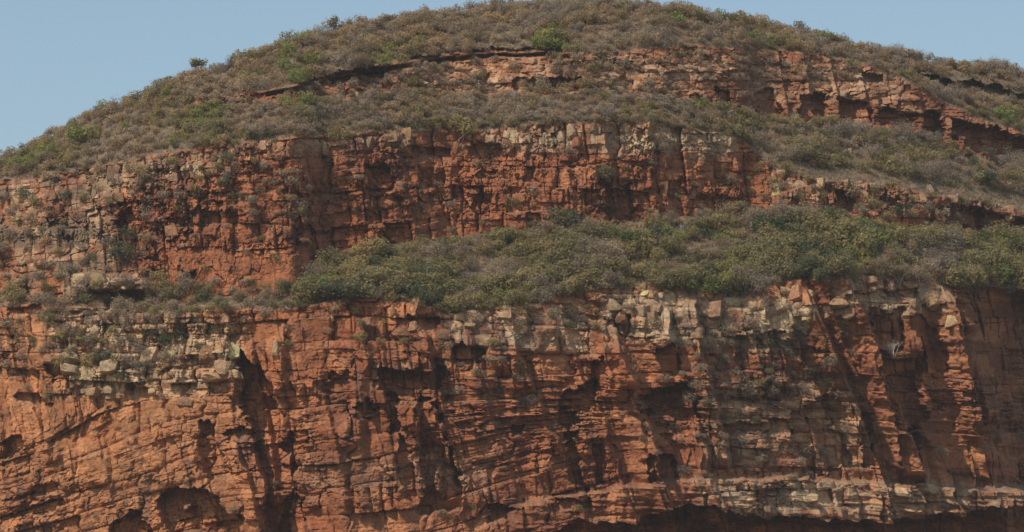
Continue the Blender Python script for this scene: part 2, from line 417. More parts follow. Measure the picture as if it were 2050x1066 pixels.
# ------------------------------------------------------------------ world position of each survey point
TP = math.tan
def rays(px, py):
    xn = (px - PW / 2) / PW * SENSOR / LENS
    yn = (PH / 2 - py) / PW * SENSOR / LENS
    dx = xn
    dy = math.cos(PITCH) - yn * math.sin(PITCH)
    dz = math.sin(PITCH) + yn * math.cos(PITCH)
    return dx, dy, dz
rx, ry, rz = rays(PX, PY)
t_ = Y0 / ry
P = np.stack([CAM[0] + rx * t_, CAM[1] + Y0, CAM[2] + rz * t_], -1)
OUT = np.array([0, -math.cos(PITCH), -math.sin(PITCH)])
P = P + D[..., None] * OUT

# ------------------------------------------------------------------ rock and soil colours (albedo)
def mixc(a, b, t):
    return a + (np.asarray(b) - a) * t[..., None]
def C(*v): return np.array(v, float)
RED, ORANGE, TAN = C(.245, .080, .034), C(.325, .106, .038), C(.375, .172, .074)
PALE, GREY, BROWN = C(.470, .340, .195), C(.320, .245, .165), C(.225, .090, .046)
GRASS, SOIL, STRAW = C(.140, .098, .060), C(.160, .085, .052), C(.190, .135, .078)
big = fbm(PX / 150, PY / 110, 4, 111)
mid = fbm(PX / 45, PY / 35, 4, 112)
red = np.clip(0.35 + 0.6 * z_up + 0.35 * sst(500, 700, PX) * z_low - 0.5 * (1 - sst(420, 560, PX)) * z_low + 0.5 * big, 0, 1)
cliffc = mixc(np.broadcast_to(ORANGE, PX.shape + (3,)), RED, red)
cliffc = mixc(cliffc, C(.36, .125, .05), (1 - apron) * 0.9 * (0.6 + 0.4 * mid))
cliffc = mixc(cliffc, RED * .9, z_rim * sst(1280, 1420, PX) * 0.75)
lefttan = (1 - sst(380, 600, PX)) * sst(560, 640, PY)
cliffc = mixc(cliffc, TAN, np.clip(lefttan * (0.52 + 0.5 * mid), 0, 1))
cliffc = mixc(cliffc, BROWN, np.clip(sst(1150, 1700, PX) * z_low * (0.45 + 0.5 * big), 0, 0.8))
cliffc = mixc(cliffc, BROWN, np.clip(z_rim * (0.55 + 0.6 * mid), 0, 0.9))
# pale weathered zones
def pz(poly, soft=30): return poly_mask(poly, soft, 10)
pale = np.zeros_like(PX)
for poly, k in [([(90, 615), (300, 600), (490, 640), (495, 760), (420, 800), (120, 800)], .95), ([(870, 600), (1180, 600), (1200, 720), (900, 700)], .75),
                ([(1190, 575), (1480, 575), (1640, 600), (1600, 720), (1200, 680)], .95), ([(1640, 545), (1920, 545), (1900, 640), (1680, 640)], .85),
                ([(1380, 950), (2060, 960), (2060, 1040), (1400, 1040)], .75), ([(960, 240), (1480, 250), (1480, 320), (960, 310)], .9),
                ([(180, 330), (460, 290), (460, 350), (180, 400)], .8), ([(450, 285), (830, 255), (830, 300), (450, 320)], .6),
                ([(800, 115), (1300, 105), (1300, 200), (800, 200)], .4), ([(1260, 100), (1800, 130), (1840, 215), (1270, 200)], .35),
                ([(120, 540), (300, 540), (300, 590), (120, 590)], 1.0), ([(1540, 340), (1820, 345), (2060, 400), (2060, 450), (1540, 420)], .3),
                ([(10, 340), (230, 330), (250, 540), (10, 560)], .5), ([(740, 720), (900, 720), (900, 745), (740, 745)], .6),
                ([(560, 900), (1000, 900), (1000, 1000), (560, 990)], .25), ([(1380, 750), (1740, 750), (1740, 950), (1400, 940)], .45)]:
    pale = np.maximum(pale, pz(poly) * k)
bt1 = np.where(z_up > .5, q1, np.where(z_rim > .5, p1, r1)); bt2 = np.where(z_up > .5, q2, np.where(z_rim > .5, p2, r2)); bt3 = np.where(z_up > .5, q3, np.where(z_rim > .5, p2, r3))
pk = np.clip(pale * (0.15 + 0.5 * (bt2 > 0.45) + 0.35 * (bt1 > 0.5) + 0.5 * mid), 0, 0.95)
cliffc = mixc(cliffc, PALE, pk * 0.85)
cliffc = mixc(cliffc, GREY, np.clip(pale * (bt3 > 0.6) * 0.6 + 0.08 * (bt3 > .85), 0, 0.8))
# random bleached and reddened blocks everywhere
cliffc = mixc(cliffc, TAN, np.clip((bt2 > 0.82) * 0.3 + (bt1 > 0.85) * 0.25, 0, .7) * (1 - .4 * z_up))
cliffc = cliffc * (0.80 + 0.40 * bt2)[..., None] * (0.86 + 0.28 * bt1)[..., None]
# dark varnish running down the face
stk = fbm((leanb + 6 * vn(PX / 30, PY / 30, 118)) / 9, PY / 110, 3, 113) + 0.5 * fbm(PX / 90, PY / 90, 3, 114)
stain = sst(0.12, 0.5, stk) * (0.35 + 0.4 * sst(.0, .4, big))
cliffc = mixc(cliffc, C(.095, .046, .034), np.clip(stain * (z_up * 0.8 + z_low * 0.85 + z_rim * .5), 0, 0.75))
soil = mixc(np.broadcast_to(GRASS, PX.shape + (3,)), STRAW, sst(0.0, 0.5, fbm(PX / 38, PY / 16, 4, 115)))
soil = mixc(soil, SOIL, sst(0.05, 0.45, fbm(PX / 60, PY / 30, 4, 116)) * 0.8)
soil = soil * (0.85 + 0.3 * hsh(np.floor(PX / 3), np.floor(PY / 3), 117))[..., None]
# ledges that face up collect dust and dry grass
du = np.gradient(P, axis=1); dv = np.gradient(P, axis=0)
N = np.cross(du, dv); N /= np.linalg.norm(N, axis=-1, keepdims=True) + 1e-9
N *= np.where(N[..., 1:2] > 0, -1, 1)
flat = sst(0.62, 0.88, N[..., 2])
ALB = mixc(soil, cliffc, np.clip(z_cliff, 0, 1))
ALB = mixc(ALB, soil, np.clip(flat * z_cliff * (0.45 - 0.35 * right_soft), 0, 1))
broken = left_soft * sst(-.1, .3, fbm(PX / 50, PY / 30, 3, 119))
ALB = mixc(ALB, soil * 0.9, broken * 0.85)
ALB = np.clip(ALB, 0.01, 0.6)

# ------------------------------------------------------------------ materials
def new_mat(name):
    m = bpy.data.materials.new(name)
    m.use_nodes = True
    n = m.node_tree.nodes
    b = n['Principled BSDF']
    b.inputs['Roughness'].default_value = 0.92
    b.inputs['Specular IOR Level'].default_value = 0.15
    return m, m.node_tree, b

def grain_chain(nt_, b, src, scales, amts, bump):
    tc = nt_.nodes.new('ShaderNodeTexCoord')
    geo = nt_.nodes.new('ShaderNodeNewGeometry')
    out = src
    hs = None
    for sc_, am in zip(scales, amts):
        no = nt_.nodes.new('ShaderNodeTexNoise')
        no.inputs['Scale'].default_value = sc_
        no.inputs['Detail'].default_value = 5
        no.inputs['Roughness'].default_value = 0.62
        nt_.links.new(geo.outputs['Position'], no.inputs['Vector'])
        mr = nt_.nodes.new('ShaderNodeMapRange')
        mr.inputs['From Min'].default_value = 0.3; mr.inputs['From Max'].default_value = 0.7
        mr.inputs['To Min'].default_value = 1 - am; mr.inputs['To Max'].default_value = 1 + am
        nt_.links.new(no.outputs[0], mr.inputs[0])
        vm = nt_.nodes.new('ShaderNodeVectorMath'); vm.operation = 'SCALE'
        nt_.links.new(out, vm.inputs[0]); nt_.links.new(mr.outputs[0], vm.inputs['Scale'])
        out = vm.outputs[0]; hs = no
    nt_.links.new(out, b.inputs['Base Color'])
    if bump:
        bp = nt_.nodes.new('ShaderNodeBump')
        bp.inputs['Strength'].default_value = 0.7
        bp.inputs['Distance'].default_value = bump
        nt_.links.new(hs.outputs[0], bp.inputs['Height'])
        nt_.links.new(bp.outputs[0], b.inputs['Normal'])

def surveyed_mat(name, bump):
    m, t, b = new_mat(name)
    at = t.nodes.new('ShaderNodeAttribute'); at.attribute_name = 'Col'
    grain_chain(t, b, at.outputs['Color'], (0.35, 1.6), (0.18, 0.26), bump)
    return m
def tinted_mat(name, bump, scales=(0.8, 3.0), amts=(0.2, 0.25), rough=0.92):
    m, t, b = new_mat(name)
    b.inputs['Roughness'].default_value = rough
    oi = t.nodes.new('ShaderNodeObjectInfo')
    grain_chain(t, b, oi.outputs['Color'], scales, amts, bump)
    return m
M_ROCK = surveyed_mat('cliff_rock', 0.35)
M_SOIL = surveyed_mat('dry_hill_soil', 0.25)
M_BLOCK = tinted_mat('loose_rock', 0.45, (1.1, 4.5), (0.38, 0.4))
M_LEAF = tinted_mat('dry_foliage', 0, (0.5, 2.5), (0.25, 0.3))
def leafy(m):
    t = m.node_tree
    b = t.nodes['Principled BSDF']
    src = b.inputs['Base Color'].links[0].from_socket
    tr = t.nodes.new('ShaderNodeBsdfTranslucent'); mx = t.nodes.new('ShaderNodeMixShader')
    mx.inputs[0].default_value = 0.5
    t.links.new(src, tr.inputs[0])
    t.links.new(b.outputs[0], mx.inputs[1]); t.links.new(tr.outputs[0], mx.inputs[2])
    t.links.new(mx.outputs[0], t.nodes['Material Output'].inputs['Surface'])
leafy(M_LEAF)
M_WOOD = tinted_mat('bare_wood', 0, (1.0, 5.0), (0.2, 0.2))

def tag(o, label=None, cat=None, group=None, kind=None):
    if label: o['label'] = label
    if cat: o['category'] = cat
    if group: o['group'] = group
    if kind: o['kind'] = kind
    return o

def mesh_np(name, V, F, mat, cols=None, smooth=False):
    me = bpy.data.meshes.new(name)
    n = F.shape[1]
    me.vertices.add(len(V)); me.vertices.foreach_set('co', V.astype(np.float32).ravel())
    me.loops.add(F.size); me.loops.foreach_set('vertex_index', F.astype(np.int32).ravel())
    me.polygons.add(len(F))
    me.polygons.foreach_set('loop_start', np.arange(0, F.size, n, dtype=np.int32))
    me.polygons.foreach_set('loop_total', np.full(len(F), n, dtype=np.int32))
    me.update(calc_edges=True)
    if cols is not None:
        a = me.attributes.new('Col', 'FLOAT_COLOR', 'POINT')
        a.data.foreach_set('color', np.concatenate([cols, np.ones((len(cols), 1))], 1).astype(np.float32).ravel())
    me.polygons.foreach_set('use_smooth', np.full(len(F), smooth))
    if mat: me.materials.append(mat)
    return me
def link(name, me, parent=None):
    o = bpy.data.objects.new(name, me); COL.objects.link(o)
    if parent: o.parent = parent
    return o

# ------------------------------------------------------------------ the hill, cut into its natural storeys
back = []
for dY, dZ in ((3, -0.3), (10, -2.5), (30, -12), (90, -45), (220, -140), (380, -330)):
    back.append(P[0] + np.array([0, dY, dZ]))
back = np.array(back[::-1])
nb = len(back)
G = np.concatenate([back, P], 0)
GA = np.concatenate([np.repeat(ALB[:1], nb, 0), ALB], 0)
zone = np.where(wy < cR0, 0, np.where(wy < cR1, 1, np.where(wy < cU0, 2, np.where(wy < cU1, 3, np.where(wy < cL, 4, 5)))))
zone = np.where((zone == 1) & (PX < 330), 2, zone)
zone = np.where(PY > 1458, 6, zone)
zone = np.concatenate([np.zeros((nb, nv), int), zone], 0)
R_, C_ = G.shape[:2]
idx = np.arange(R_ * C_).reshape(R_, C_)
quads = np.stack([idx[:-1, :-1], idx[1:, :-1], idx[1:, 1:], idx[:-1, 1:]], -1).reshape(-1, 4)
fz = zone[:-1, :-1].reshape(-1)
GV = G.reshape(-1, 3); GC = GA.reshape(-1, 3)
ZN = [('summit_slope', M_SOIL, 'rounded brown hilltop slope covered in dry scrub under the sky', 'hill slope'),
      ('rim_cliff', M_ROCK, 'thin broken band of brown rock around the hill below the scrubby top', 'cliff'),
      ('upper_bench', M_SOIL, 'narrow scrubby shelf between the thin rock band and the red cliff', 'hill slope'),
      ('upper_cliff', M_ROCK, 'deep red jointed cliff across the middle of the hill', 'cliff'),
      ('middle_bench', M_SOIL, 'sloping shelf of green bushes between the two big cliffs', 'hill slope'),
      ('lower_cliff', M_ROCK, 'tall orange rock face with dark gullies filling the lower half', 'cliff'),
      ('talus', M_SOIL, 'slope of fallen rock at the foot of the cliff', 'hill slope')]
ZO = {}
for k, (nm, mt, lb, ct) in enumerate(ZN):
    F = quads[fz == k]
    u, inv = np.unique(F, return_inverse=True)
    me = mesh_np(nm, GV[u], inv.reshape(F.shape), mt, GC[u])
    o = link(nm, me)
    tag(o, lb, ct, kind='structure')
    ZO[nm] = o
# valley floor to the horizon
m_g, t_g, b_g = new_mat('valley_ground')
rgb = t_g.nodes.new('ShaderNodeRGB'); rgb.outputs[0].default_value = (.062, .060, .034, 1)
grain_chain(t_g, b_g, rgb.outputs[0], (0.02, 0.4), (0.3, 0.3), 0.1)
gg = 9000
o = link('ground', mesh_np('ground', np.array([[-gg, -gg, 0], [gg, -gg, 0], [gg, gg, 0], [-gg, gg, 0]], float), np.array([[0, 1, 2, 3]]), m_g))
tag(o, 'flat dry valley floor below the hill', 'ground', kind='structure')

def lookup(px, py):
    """surface point, normal for survey positions"""
    j = np.clip(np.searchsorted(XS, px), 1, nv - 1)
    j = np.where(np.abs(XS[j - 1] - px) < np.abs(XS[j] - px), j - 1, j)
    v = (py - sky_x[j]) / (BOT - sky_x[j])
    i = np.clip(np.round(v * (NROW - 1)), 0, NROW - 1).astype(int)
    return P[i, j], N[i, j], ALB[i, j], i, j

# ------------------------------------------------------------------ blocks that stand out of the cliffs
def block_mesh(seed, p_):
    """weathered joint block: a subdivided box pulled towards a rounded shape, faces split by planes and roughened"""
    rng = np.random.default_rng(seed)
    n = 4
    vid, V, F = {}, [], []
    def vert(q):
        if q not in vid: vid[q] = len(V); V.append(q)
        return vid[q]
    for ax_ in range(3):
        for side in (0, n - 1):
            for i in range(n - 1):
                for j in range(n - 1):
                    qs = []
                    for di, dj in ((0, 0), (1, 0), (1, 1), (0, 1)):
                        c = [0, 0, 0]; c[ax_] = side; c[(ax_ + 1) % 3] = i + di; c[(ax_ + 2) % 3] = j + dj
                        qs.append(vert(tuple(c)))
                    F.append(qs if side else qs[::-1])
    v = np.array(V, float) / (n - 1) * 2 - 1
    v = v / (np.abs(v) ** p_).sum(1, keepdims=True) ** (1 / p_)
    for _ in range(5):                                  # split off corners and edges along joints
        d = rng.normal(size=3); d /= np.linalg.norm(d)
        lim = rng.uniform(.75, 1.15)
        o_ = np.maximum(v @ d - lim, 0)
        v = v - o_[:, None] * d * 0.9
    v = v + rng.normal(size=v.shape) * 0.05
    v[:, 0] *= 1 + 0.22 * rng.normal() * v[:, 2]        # taper
    me = bpy.data.meshes.new('rock_block')
    me.from_pydata(v.tolist(), [], F)
    me.materials.append(M_BLOCK)
    return me
BLOCKS = [block_mesh(i, (14, 8, 20)[i % 3]) for i in range(20)]
BCOUNT = {}
def rock(px, py, wpx, hpx, col, parent=None, label=None, proud_=0.25, seed=0, name='rock_block', flatk=None):
    setp = proud_ >= .5
    if setp: proud_ -= .4
    p, n, al, _, _ = lookup(np.array([px]), np.array([py]))
    p = p[0]
    if parent is None:
        c = (RIMB(px), UPT(px) - 6, UPB(px) + 10)
        parent = 'rim_cliff' if py < c[0] else 'upper_bench' if py < c[1] else 'upper_cliff' if py < c[2] else 'middle_bench' if py < LOT(px) - 6 else 'lower_cliff'
    if BCOUNT.get(parent, 0) >= 298: return
    BCOUNT[parent] = BCOUNT.get(parent, 0) + 1
    rng = random.Random(int(px * 7 + py * 131 + seed))
    m = MPP * p[1] / 700.0
    if setp: wpx, hpx = wpx * .84, hpx * .84
    hx, hz_ = wpx * m / 2, hpx * m / 2
    hy = max(hx * rng.uniform(.5, .8), hz_ * .5)
    o = link(name, BLOCKS[rng.randrange(len(BLOCKS))], ZO[parent])
    off = OUT * (hy * (proud_ - 0.5) * 1.0)
    o.location = (p + off).tolist()
    turn = -math.atan(2 * 62 * max(0, (px - 700) / 1350) / 131) * 0.3 + rng.uniform(-.75, .15)
    o.rotation_euler = (rng.uniform(-.40, .08), rng.uniform(-.2, .2), turn) if not setp else (rng.uniform(-.22, -.05), rng.uniform(-.06, .06), turn * .6)
    o.scale = (hx, hy, hz_)
    k = rng.uniform(.75, 1.15)
    if label is None:
        t = rng.uniform(.25, .8)
        col = [col[q] * (1 - t) + float(al[0][q]) * t for q in range(3)]
    o.color = (col[0] * k, col[1] * k, col[2] * k, 1)
    if label: o['label'] = label
    return o
B_PALE = [(.52, .36, .185), (.48, .325, .17), (.42, .29, .155), (.43, .25, .125)]
B_TAN = [(.36, .20, .11), (.33, .17, .09), (.38, .23, .14)]
B_RED = [(.29, .11, .055), (.25, .09, .045)]
B_PINK = [(.44, .28, .185), (.40, .23, .145), (.46, .32, .22)]
LICHEN = (.52, .42, .19)
# landmarks first
rock(466, 706, 34, 36, LICHEN, 'lower_cliff', 'square block covered in yellow lichen', 0.75)
rock(338, 690, 16, 30, LICHEN, 'lower_cliff', 'narrow upright block with yellow lichen', 0.7)
rock(346, 712, 20, 20, LICHEN, 'lower_cliff', 'small square block with yellow lichen', 0.7)
rock(371, 683, 12, 20, LICHEN, 'lower_cliff', 'small yellow lichen block', 0.7)
rock(140, 716, 44, 24, B_PALE[0], 'lower_cliff', None, 0.7)
rock(140, 740, 42, 26, B_PALE[1], 'lower_cliff', None, 0.65)
rock(222, 732, 44, 36, B_PALE[2], 'lower_cliff', None, 0.8)
rock(180, 750, 34, 30, B_PALE[2], 'lower_cliff', None, 0.6)
rock(300, 712, 40, 42, B_TAN[2], 'lower_cliff', None, 0.6)
rock(262, 700, 16, 22, B_PALE[0], 'lower_cliff', None, 0.6)
rock(415, 710, 42, 40, B_TAN[1], 'lower_cliff', None, 0.6)
rock(425, 755, 60, 22, B_PALE[3], 'lower_cliff', None, 0.6)
rock(470, 748, 26, 26, B_PALE[0], 'lower_cliff', None, 0.6)
rock(230, 790, 40, 30, B_PALE[3], 'lower_cliff', None, 0.6)
rock(372, 806, 40, 24, B_TAN[2], 'lower_cliff', None, 0.7)
rock(556, 702, 16, 50, B_PALE[2], 'lower_cliff', None, 0.6)
rock(1018, 597, 9, 20, LICHEN, 'lower_cliff', 'small upright yellow stone', 0.8)
rock(1291, 588, 20, 15, LICHEN, 'lower_cliff', 'small bright yellow square stone', 0.8)
rock(1556, 384, 20, 42, LICHEN, 'upper_cliff', 'pale yellow rock pinnacle', 0.9)
rock(1220, 612, 50, 40, B_PALE[0], 'lower_cliff', None, 0.6)
rock(1260, 608, 36, 34, B_PALE[1], 'lower_cliff', None, 0.6)
rock(1310, 616, 40, 36, B_TAN[2], 'lower_cliff', None, 0.6)
rock(1220, 665, 44, 34, B_TAN[1], 'lower_cliff', None, 0.6)
rock(162, 562, 46, 30, B_PALE[0], None, 'pale corner block of the jutting slab', 0.6)
rock(200, 562, 44, 36, B_PALE[1], None, None, 0.6)
rock(250, 566, 60, 26, B_PALE[3], None, None, 0.6)
rock(155, 588, 34, 20, B_PALE[0], None, None, 0.6)
for i_, (x, y, w__, h__) in enumerate([(1565, 350, 30, 20), (1600, 372, 34, 26), (1640, 368, 30, 28), (1690, 372, 34, 22), (1730, 392, 26, 34), (1735, 420, 22, 30), (1790, 380, 26, 22), (1845, 400, 24, 24), (1935, 405, 26, 18), (1985, 414, 34, 20), (2020, 420, 26, 22), (1330, 380, 20, 40), (1350, 400, 16, 34), (1385, 390, 20, 26)]):
    rock(x, y, w__, h__, (B_PALE + B_TAN)[i_ % 7], 'upper_cliff', None, 0.55)
rock(1905, 400, 44, 26, B_TAN[2], 'upper_cliff', None, 0.7)
rock(465, 342, 12, 26, B_PALE[0], 'upper_cliff', None, 0.8)
rock(800, 372, 24, 28, B_TAN[2], 'upper_cliff', None, 0.6)
for x, y, d in ((1655, 290, 16), (1632, 296, 10), (1712, 296, 12), (1700, 306, 14), (1748, 300, 12)): rock(x, y, d, d * 1.6, B_PALE[0], 'upper_bench', None, 0.7)
def strew(n, xr_, fy, wr, asp, cols, seed, pr=(-.15, .4)):
    rng = random.Random(seed)
    for i in range(n):
        x = rng.uniform(*xr_)
        lo, hi = fy(x)
        y = lo + (hi - lo) * rng.random()
        w_ = wr[0] * .7 + (wr[1] * 1.25 - wr[0] * .7) * rng.random() ** 2.4
        rock(x, y, w_, w_ * rng.uniform(*asp), rng.choice(cols), None, None, rng.uniform(*pr), i)
strew(48, (100, 500), lambda x: (635, 790), (12, 30), (.5, 1.0), B_PALE + B_TAN, 1)
strew(95, (880, 1660), lambda x: (LOT(x) + 2, LOT(x) + 85), (10, 28), (.5, 1.3), B_PALE + B_TAN, 2)
strew(45, (1650, 1920), lambda x: (LOT(x) - 4, LOT(x) + 75), (10, 28), (.4, 1.4), B_PALE + B_TAN, 3)
strew(62, (1390, 2060), lambda x: (958, 1030), (12, 34), (.25, .6), B_PALE + B_TAN, 4)
strew(95, (440, 1480), lambda x: (UPT(x) + 8, UPT(x) + 42), (7, 17), (.8, 2.0), B_PALE + B_PINK + B_RED, 5)
strew(85, (5, 460), lambda x: (UPT(x) - 6, UPT(x) + 75), (7, 20), (.6, 1.3), B_PINK + B_TAN, 6)
strew(62, (1500, 2060), lambda x: (UPT(x) - 10, UPT(x) + 50), (8, 20), (.7, 1.5), B_PINK + B_PALE + B_TAN, 7)
strew(150, (420, 1860), lambda x: (RIMT(x) + 2, RIMB(x)), (8, 24), (.3, .8), B_PINK + B_TAN + B_PALE, 8)
strew(45, (10, 420), lambda x: (430, 600), (10, 26), (.5, 1.0), B_TAN + B_PINK, 9)
strew(30, (620, 860), lambda x: (LOT(x), LOT(x) + 60), (10, 24), (.5, 1.3), B_TAN + B_RED, 10)

# ------------------------------------------------------------------ shrubs
def rot_rand(n, rng):
    a = rng.normal(size=(n, 3)); a /= np.linalg.norm(a, axis=1, keepdims=True)
    b = rng.normal(size=(n, 3)); b -= (b * a).sum(1, keepdims=True) * a; b /= np.linalg.norm(b, axis=1, keepdims=True)
    return a, b
def crown_np(seed, nleaf, lobes, leaf, flat_=0.8, lift=0.55, hollow=0.35):
    rng = np.random.default_rng(seed)
    V = []
    lc = rng.normal(size=(lobes, 3)); lc /= np.linalg.norm(lc, axis=1, keepdims=True)
    lc *= (0.35 + 0.4 * rng.random((lobes, 1)))
    lc[:, 2] = np.abs(lc[:, 2]) * flat_ + lift - 0.15
    lr = 0.30 + 0.26 * rng.random(lobes)
    wgt = lr ** 2; wgt /= wgt.sum()
    which = rng.choice(lobes, nleaf, p=wgt)
    d = rng.normal(size=(nleaf, 3)); d /= np.linalg.norm(d, axis=1, keepdims=True)
    r = (hollow + (1 - hollow) * rng.random((nleaf, 1))) ** 0.7
    c = lc[which] + d * r * lr[which][:, None]
    c[:, 2] = np.maximum(c[:, 2], 0.04 + 0.1 * rng.random(nleaf))
    nn = d * 0.75 + np.array([0, 0, 0.45]) + rng.normal(size=(nleaf, 3)) * 0.5
    nn /= np.linalg.norm(nn, axis=1, keepdims=True)
    a = np.cross(nn, rng.normal(size=(nleaf, 3))); a /= np.linalg.norm(a, axis=1, keepdims=True)
    b = np.cross(nn, a)
    s = leaf * (0.6 + 0.9 * rng.random((nleaf, 1)))
    V = np.stack([c - a * s, c + b * s * 0.55, c + a * s, c - b * s * 0.55], 1).reshape(-1, 3)
    return V, np.arange(nleaf * 4).reshape(-1, 4), lc, lr
def stems_np(seed, lc, lr, n, twigs, r0=0.045):
    rng = np.random.default_rng(seed + 999)
    V, F = [], []
    def bar(p, q, ra, rb):
        d = q - p; d = d / (np.linalg.norm(d) + 1e-9)
        s = np.cross(d, [0.3, 0.2, 0.9]); s /= np.linalg.norm(s) + 1e-9
        t = np.cross(d, s)
        k = len(V)
        for o_, r in ((p, ra), (q, rb)):
            for an in (0, 2.094, 4.189):
                V.append(o_ + (s * math.cos(an) + t * math.sin(an)) * r)
        for i in range(3):
            F.append([k + i, k + (i + 1) % 3, k + 3 + (i + 1) % 3, k + 3 + i])
    for i in range(n):
        c = lc[i % len(lc)]
        base = np.array([rng.normal() * 0.06, rng.normal() * 0.06, -0.15])
        mid_ = base * 0.5 + c * 0.5 + rng.normal(size=3) * 0.06
        bar(base, mid_, r0, r0 * .7); bar(mid_, c, r0 * .7, r0 * .4)
        for _ in range(twigs):
            d = rng.normal(size=3); d[2] = abs(d[2]) * 0.8 + 0.1; d /= np.linalg.norm(d)
            bar(mid_ * .4 + c * .6, c + d * lr[i % len(lc)] * 1.12, r0 * .32, r0 * .12)
    return np.array(V), np.array(F)
PROTO = {}
def add_proto(kind, k, crown, stem):
    PROTO.setdefault(kind, []).append((mesh_np(kind + '_crown', crown[0], crown[1], M_LEAF), mesh_np(kind + '_stem', stem[0], stem[1], M_WOOD)))
for s in range(7):      # grey leafless scrub: many twigs, sparse leaf
    c = crown_np(10 + s, 820, 6 + s % 3, 0.046, 0.8, 0.5, 0.2)
    add_proto('dry_shrub', s, c, stems_np(10 + s, c[2], c[3], 7, 7, 0.028))
for s in range(7):      # leafy bush
    c = crown_np(40 + s, 900, 7 + s % 4, 0.066, 0.75, 0.5, 0.35)
    add_proto('leafy_bush', s, c, stems_np(40 + s, c[2], c[3], 5, 2, 0.032))
for s in range(4):      # small tree on a clear stem
    c = crown_np(70 + s, 560, 7, 0.075, 0.55, 1.15, 0.3)
    add_proto('small_tree', s, c, stems_np(70 + s, c[2], c[3], 5, 4, 0.05))

for s in range(3):      # pale leafless tree
    c = crown_np(90 + s, 60, 6, 0.05, 0.7, 0.9, 0.3)
    add_proto('bare_tree', s, c, stems_np(90 + s, c[2], c[3], 6, 8, 0.05))

def inpoly(x, y, p):
    r = False
    for (ax, ay), (bx, by) in zip(p, p[1:] + p[:1]):
        if (ay > y) != (by > y) and x < ax + (y - ay) / (by - ay) * (bx - ax): r = not r
    return r

PLANTS = []      # (px, py, diameter px, kind, colour, zone)
GREYS = [(.370, .270, .178), (.340, .256, .172), (.385, .280, .172), (.310, .240, .165)]
BROWNS = [(.375, .252, .138), (.340, .235, .130), (.395, .266, .136)]
OLIVES = [(.300, .236, .096), (.272, .222, .096), (.325, .246, .102), (.248, .208, .098)]
GREENS = [(.245, .255, .075), (.215, .235, .072), (.280, .262, .078)]
DARKS = [(.135, .138, .066), (.140, .140, .076)]
CNAME = {}
for lst, nme in ((GREYS, 'grey'), (BROWNS, 'brown'), (OLIVES, 'olive'), (GREENS, 'bright green'), (DARKS, 'dark green')):
    for c in lst: CNAME[c] = nme
def scatter(test, box, spacing, size, pal, seed):
    rng = random.Random(seed)
    x0, y0, x1, y1 = box
    n = int((x1 - x0) * (y1 - y0) / (spacing * spacing) * 4)
    got = []
    cell = {}
    for _ in range(n):
        x, y = rng.uniform(x0, x1), rng.uniform(y0, y1)
        if not test(x, y): continue
        if 1830 < x < 2070 and -2 < y - (142 + (x - 1838) * .25) < 24: continue
        loc = float(vn(x / 55, y / 45, seed))
        sp = spacing * (0.9 - 0.25 * loc)
        key = (int(x // spacing), int(y // spacing))
        if any((x - a) ** 2 + ((y - b) * 1.3) ** 2 < sp * sp for i in (-1, 0, 1) for j in (-1, 0, 1) for a, b in cell.get((key[0] + i, key[1] + j), ())): continue
        cell.setdefault(key, []).append((x, y))
        r = min(.999, max(0, .5 + .5 * (rng.random() - .5) + .46 * float(vn(x / 85, y / 40, seed + 40) + .5 * vn(x / 30, y / 22, seed + 41))))
        for col_list, pr in pal:
            if r < pr: break
            r -= pr
        d = rng.uniform(*size) * (1.0 + 0.25 * loc)
        got.append((x, y, d, col_list))
    for x, y, d, cl in got:
        kind = 'leafy_bush' if cl in (OLIVES, GREENS, DARKS) else 'dry_shrub'
        PLANTS.append((x, y, d, kind, rng.choice(cl)))
F1 = float
scatter(lambda x, y: SKY(x) + 1 < y < RIMT(x) - (1 if x > 1130 else 0) and x > 330, (330, 0, 2110, 300), 13, (22, 46), [(GREYS, .42), (BROWNS, .34), (OLIVES, .21), (GREENS, .02)], 1)
scatter(lambda x, y: RIMB(x) + 6 < y < UPT(x) - 2 and (x < 1500), (380, 180, 1500, 310), 12, (24, 42), [(GREYS, .58), (BROWNS, .12), (OLIVES, .25), (GREENS, .05)], 2)
scatter(lambda x, y: SKY(x) + 2 < y < UPT(x) - 8 and (x < 420), (-60, 150, 420, 380), 15, (22, 44), [(GREYS, .30), (BROWNS, .30), (OLIVES, .30), (GREENS, .10)], 3)
scatter(lambda x, y: UPB(x) + 14 < y < LOT(x) + 4 and x > 585 and vn(x / 70, y / 28, 76) > -.65, (585, 410, 2110, 650), 14, (30, 70), [(GREYS, .22), (BROWNS, .12), (OLIVES, .52), (GREENS, .08), (DARKS, .06)], 4)
ZR = [(1450, 235), (1700, 258), (1880, 285), (2000, 318), (2110, 350), (2110, 408), (1950, 384), (1800, 358), (1560, 328), (1470, 270)]
scatter(lambda x, y: inpoly(x, y, ZR), (1440, 230, 2110, 430), 17, (26, 56), [(GREYS, .42), (BROWNS, .06), (OLIVES, .44), (GREENS, .05), (DARKS, .03)], 5)
scatter(lambda x, y: UPT(x) < y < UPB(x), (1480, 340, 2110, 480), 34, (22, 40), [(GREYS, .4), (OLIVES, .5), (DARKS, .1)], 6)
scatter(lambda x, y: UPB(x) - 25 < y < LOT(x) + 8, (285, 560, 620, 640), 19, (28, 46), [(GREYS, .25), (OLIVES, .7), (DARKS, .05)], 7)
scatter(lambda x, y: True, (20, 560, 360, 740), 27, (26, 50), [(GREYS, .55), (OLIVES, .3), (DARKS, .15)], 8)
scatter(lambda x, y: True, (360, 620, 1660, 700), 44, (18, 34), [(GREYS, .45), (OLIVES, .45), (DARKS, .1)], 9)
scatter(lambda x, y: UPT(x) + 10 < y < UPB(x), (-20, 280, 1480, 600), 58, (16, 34), [(GREYS, .55), (OLIVES, .35), (DARKS, .1)], 10)
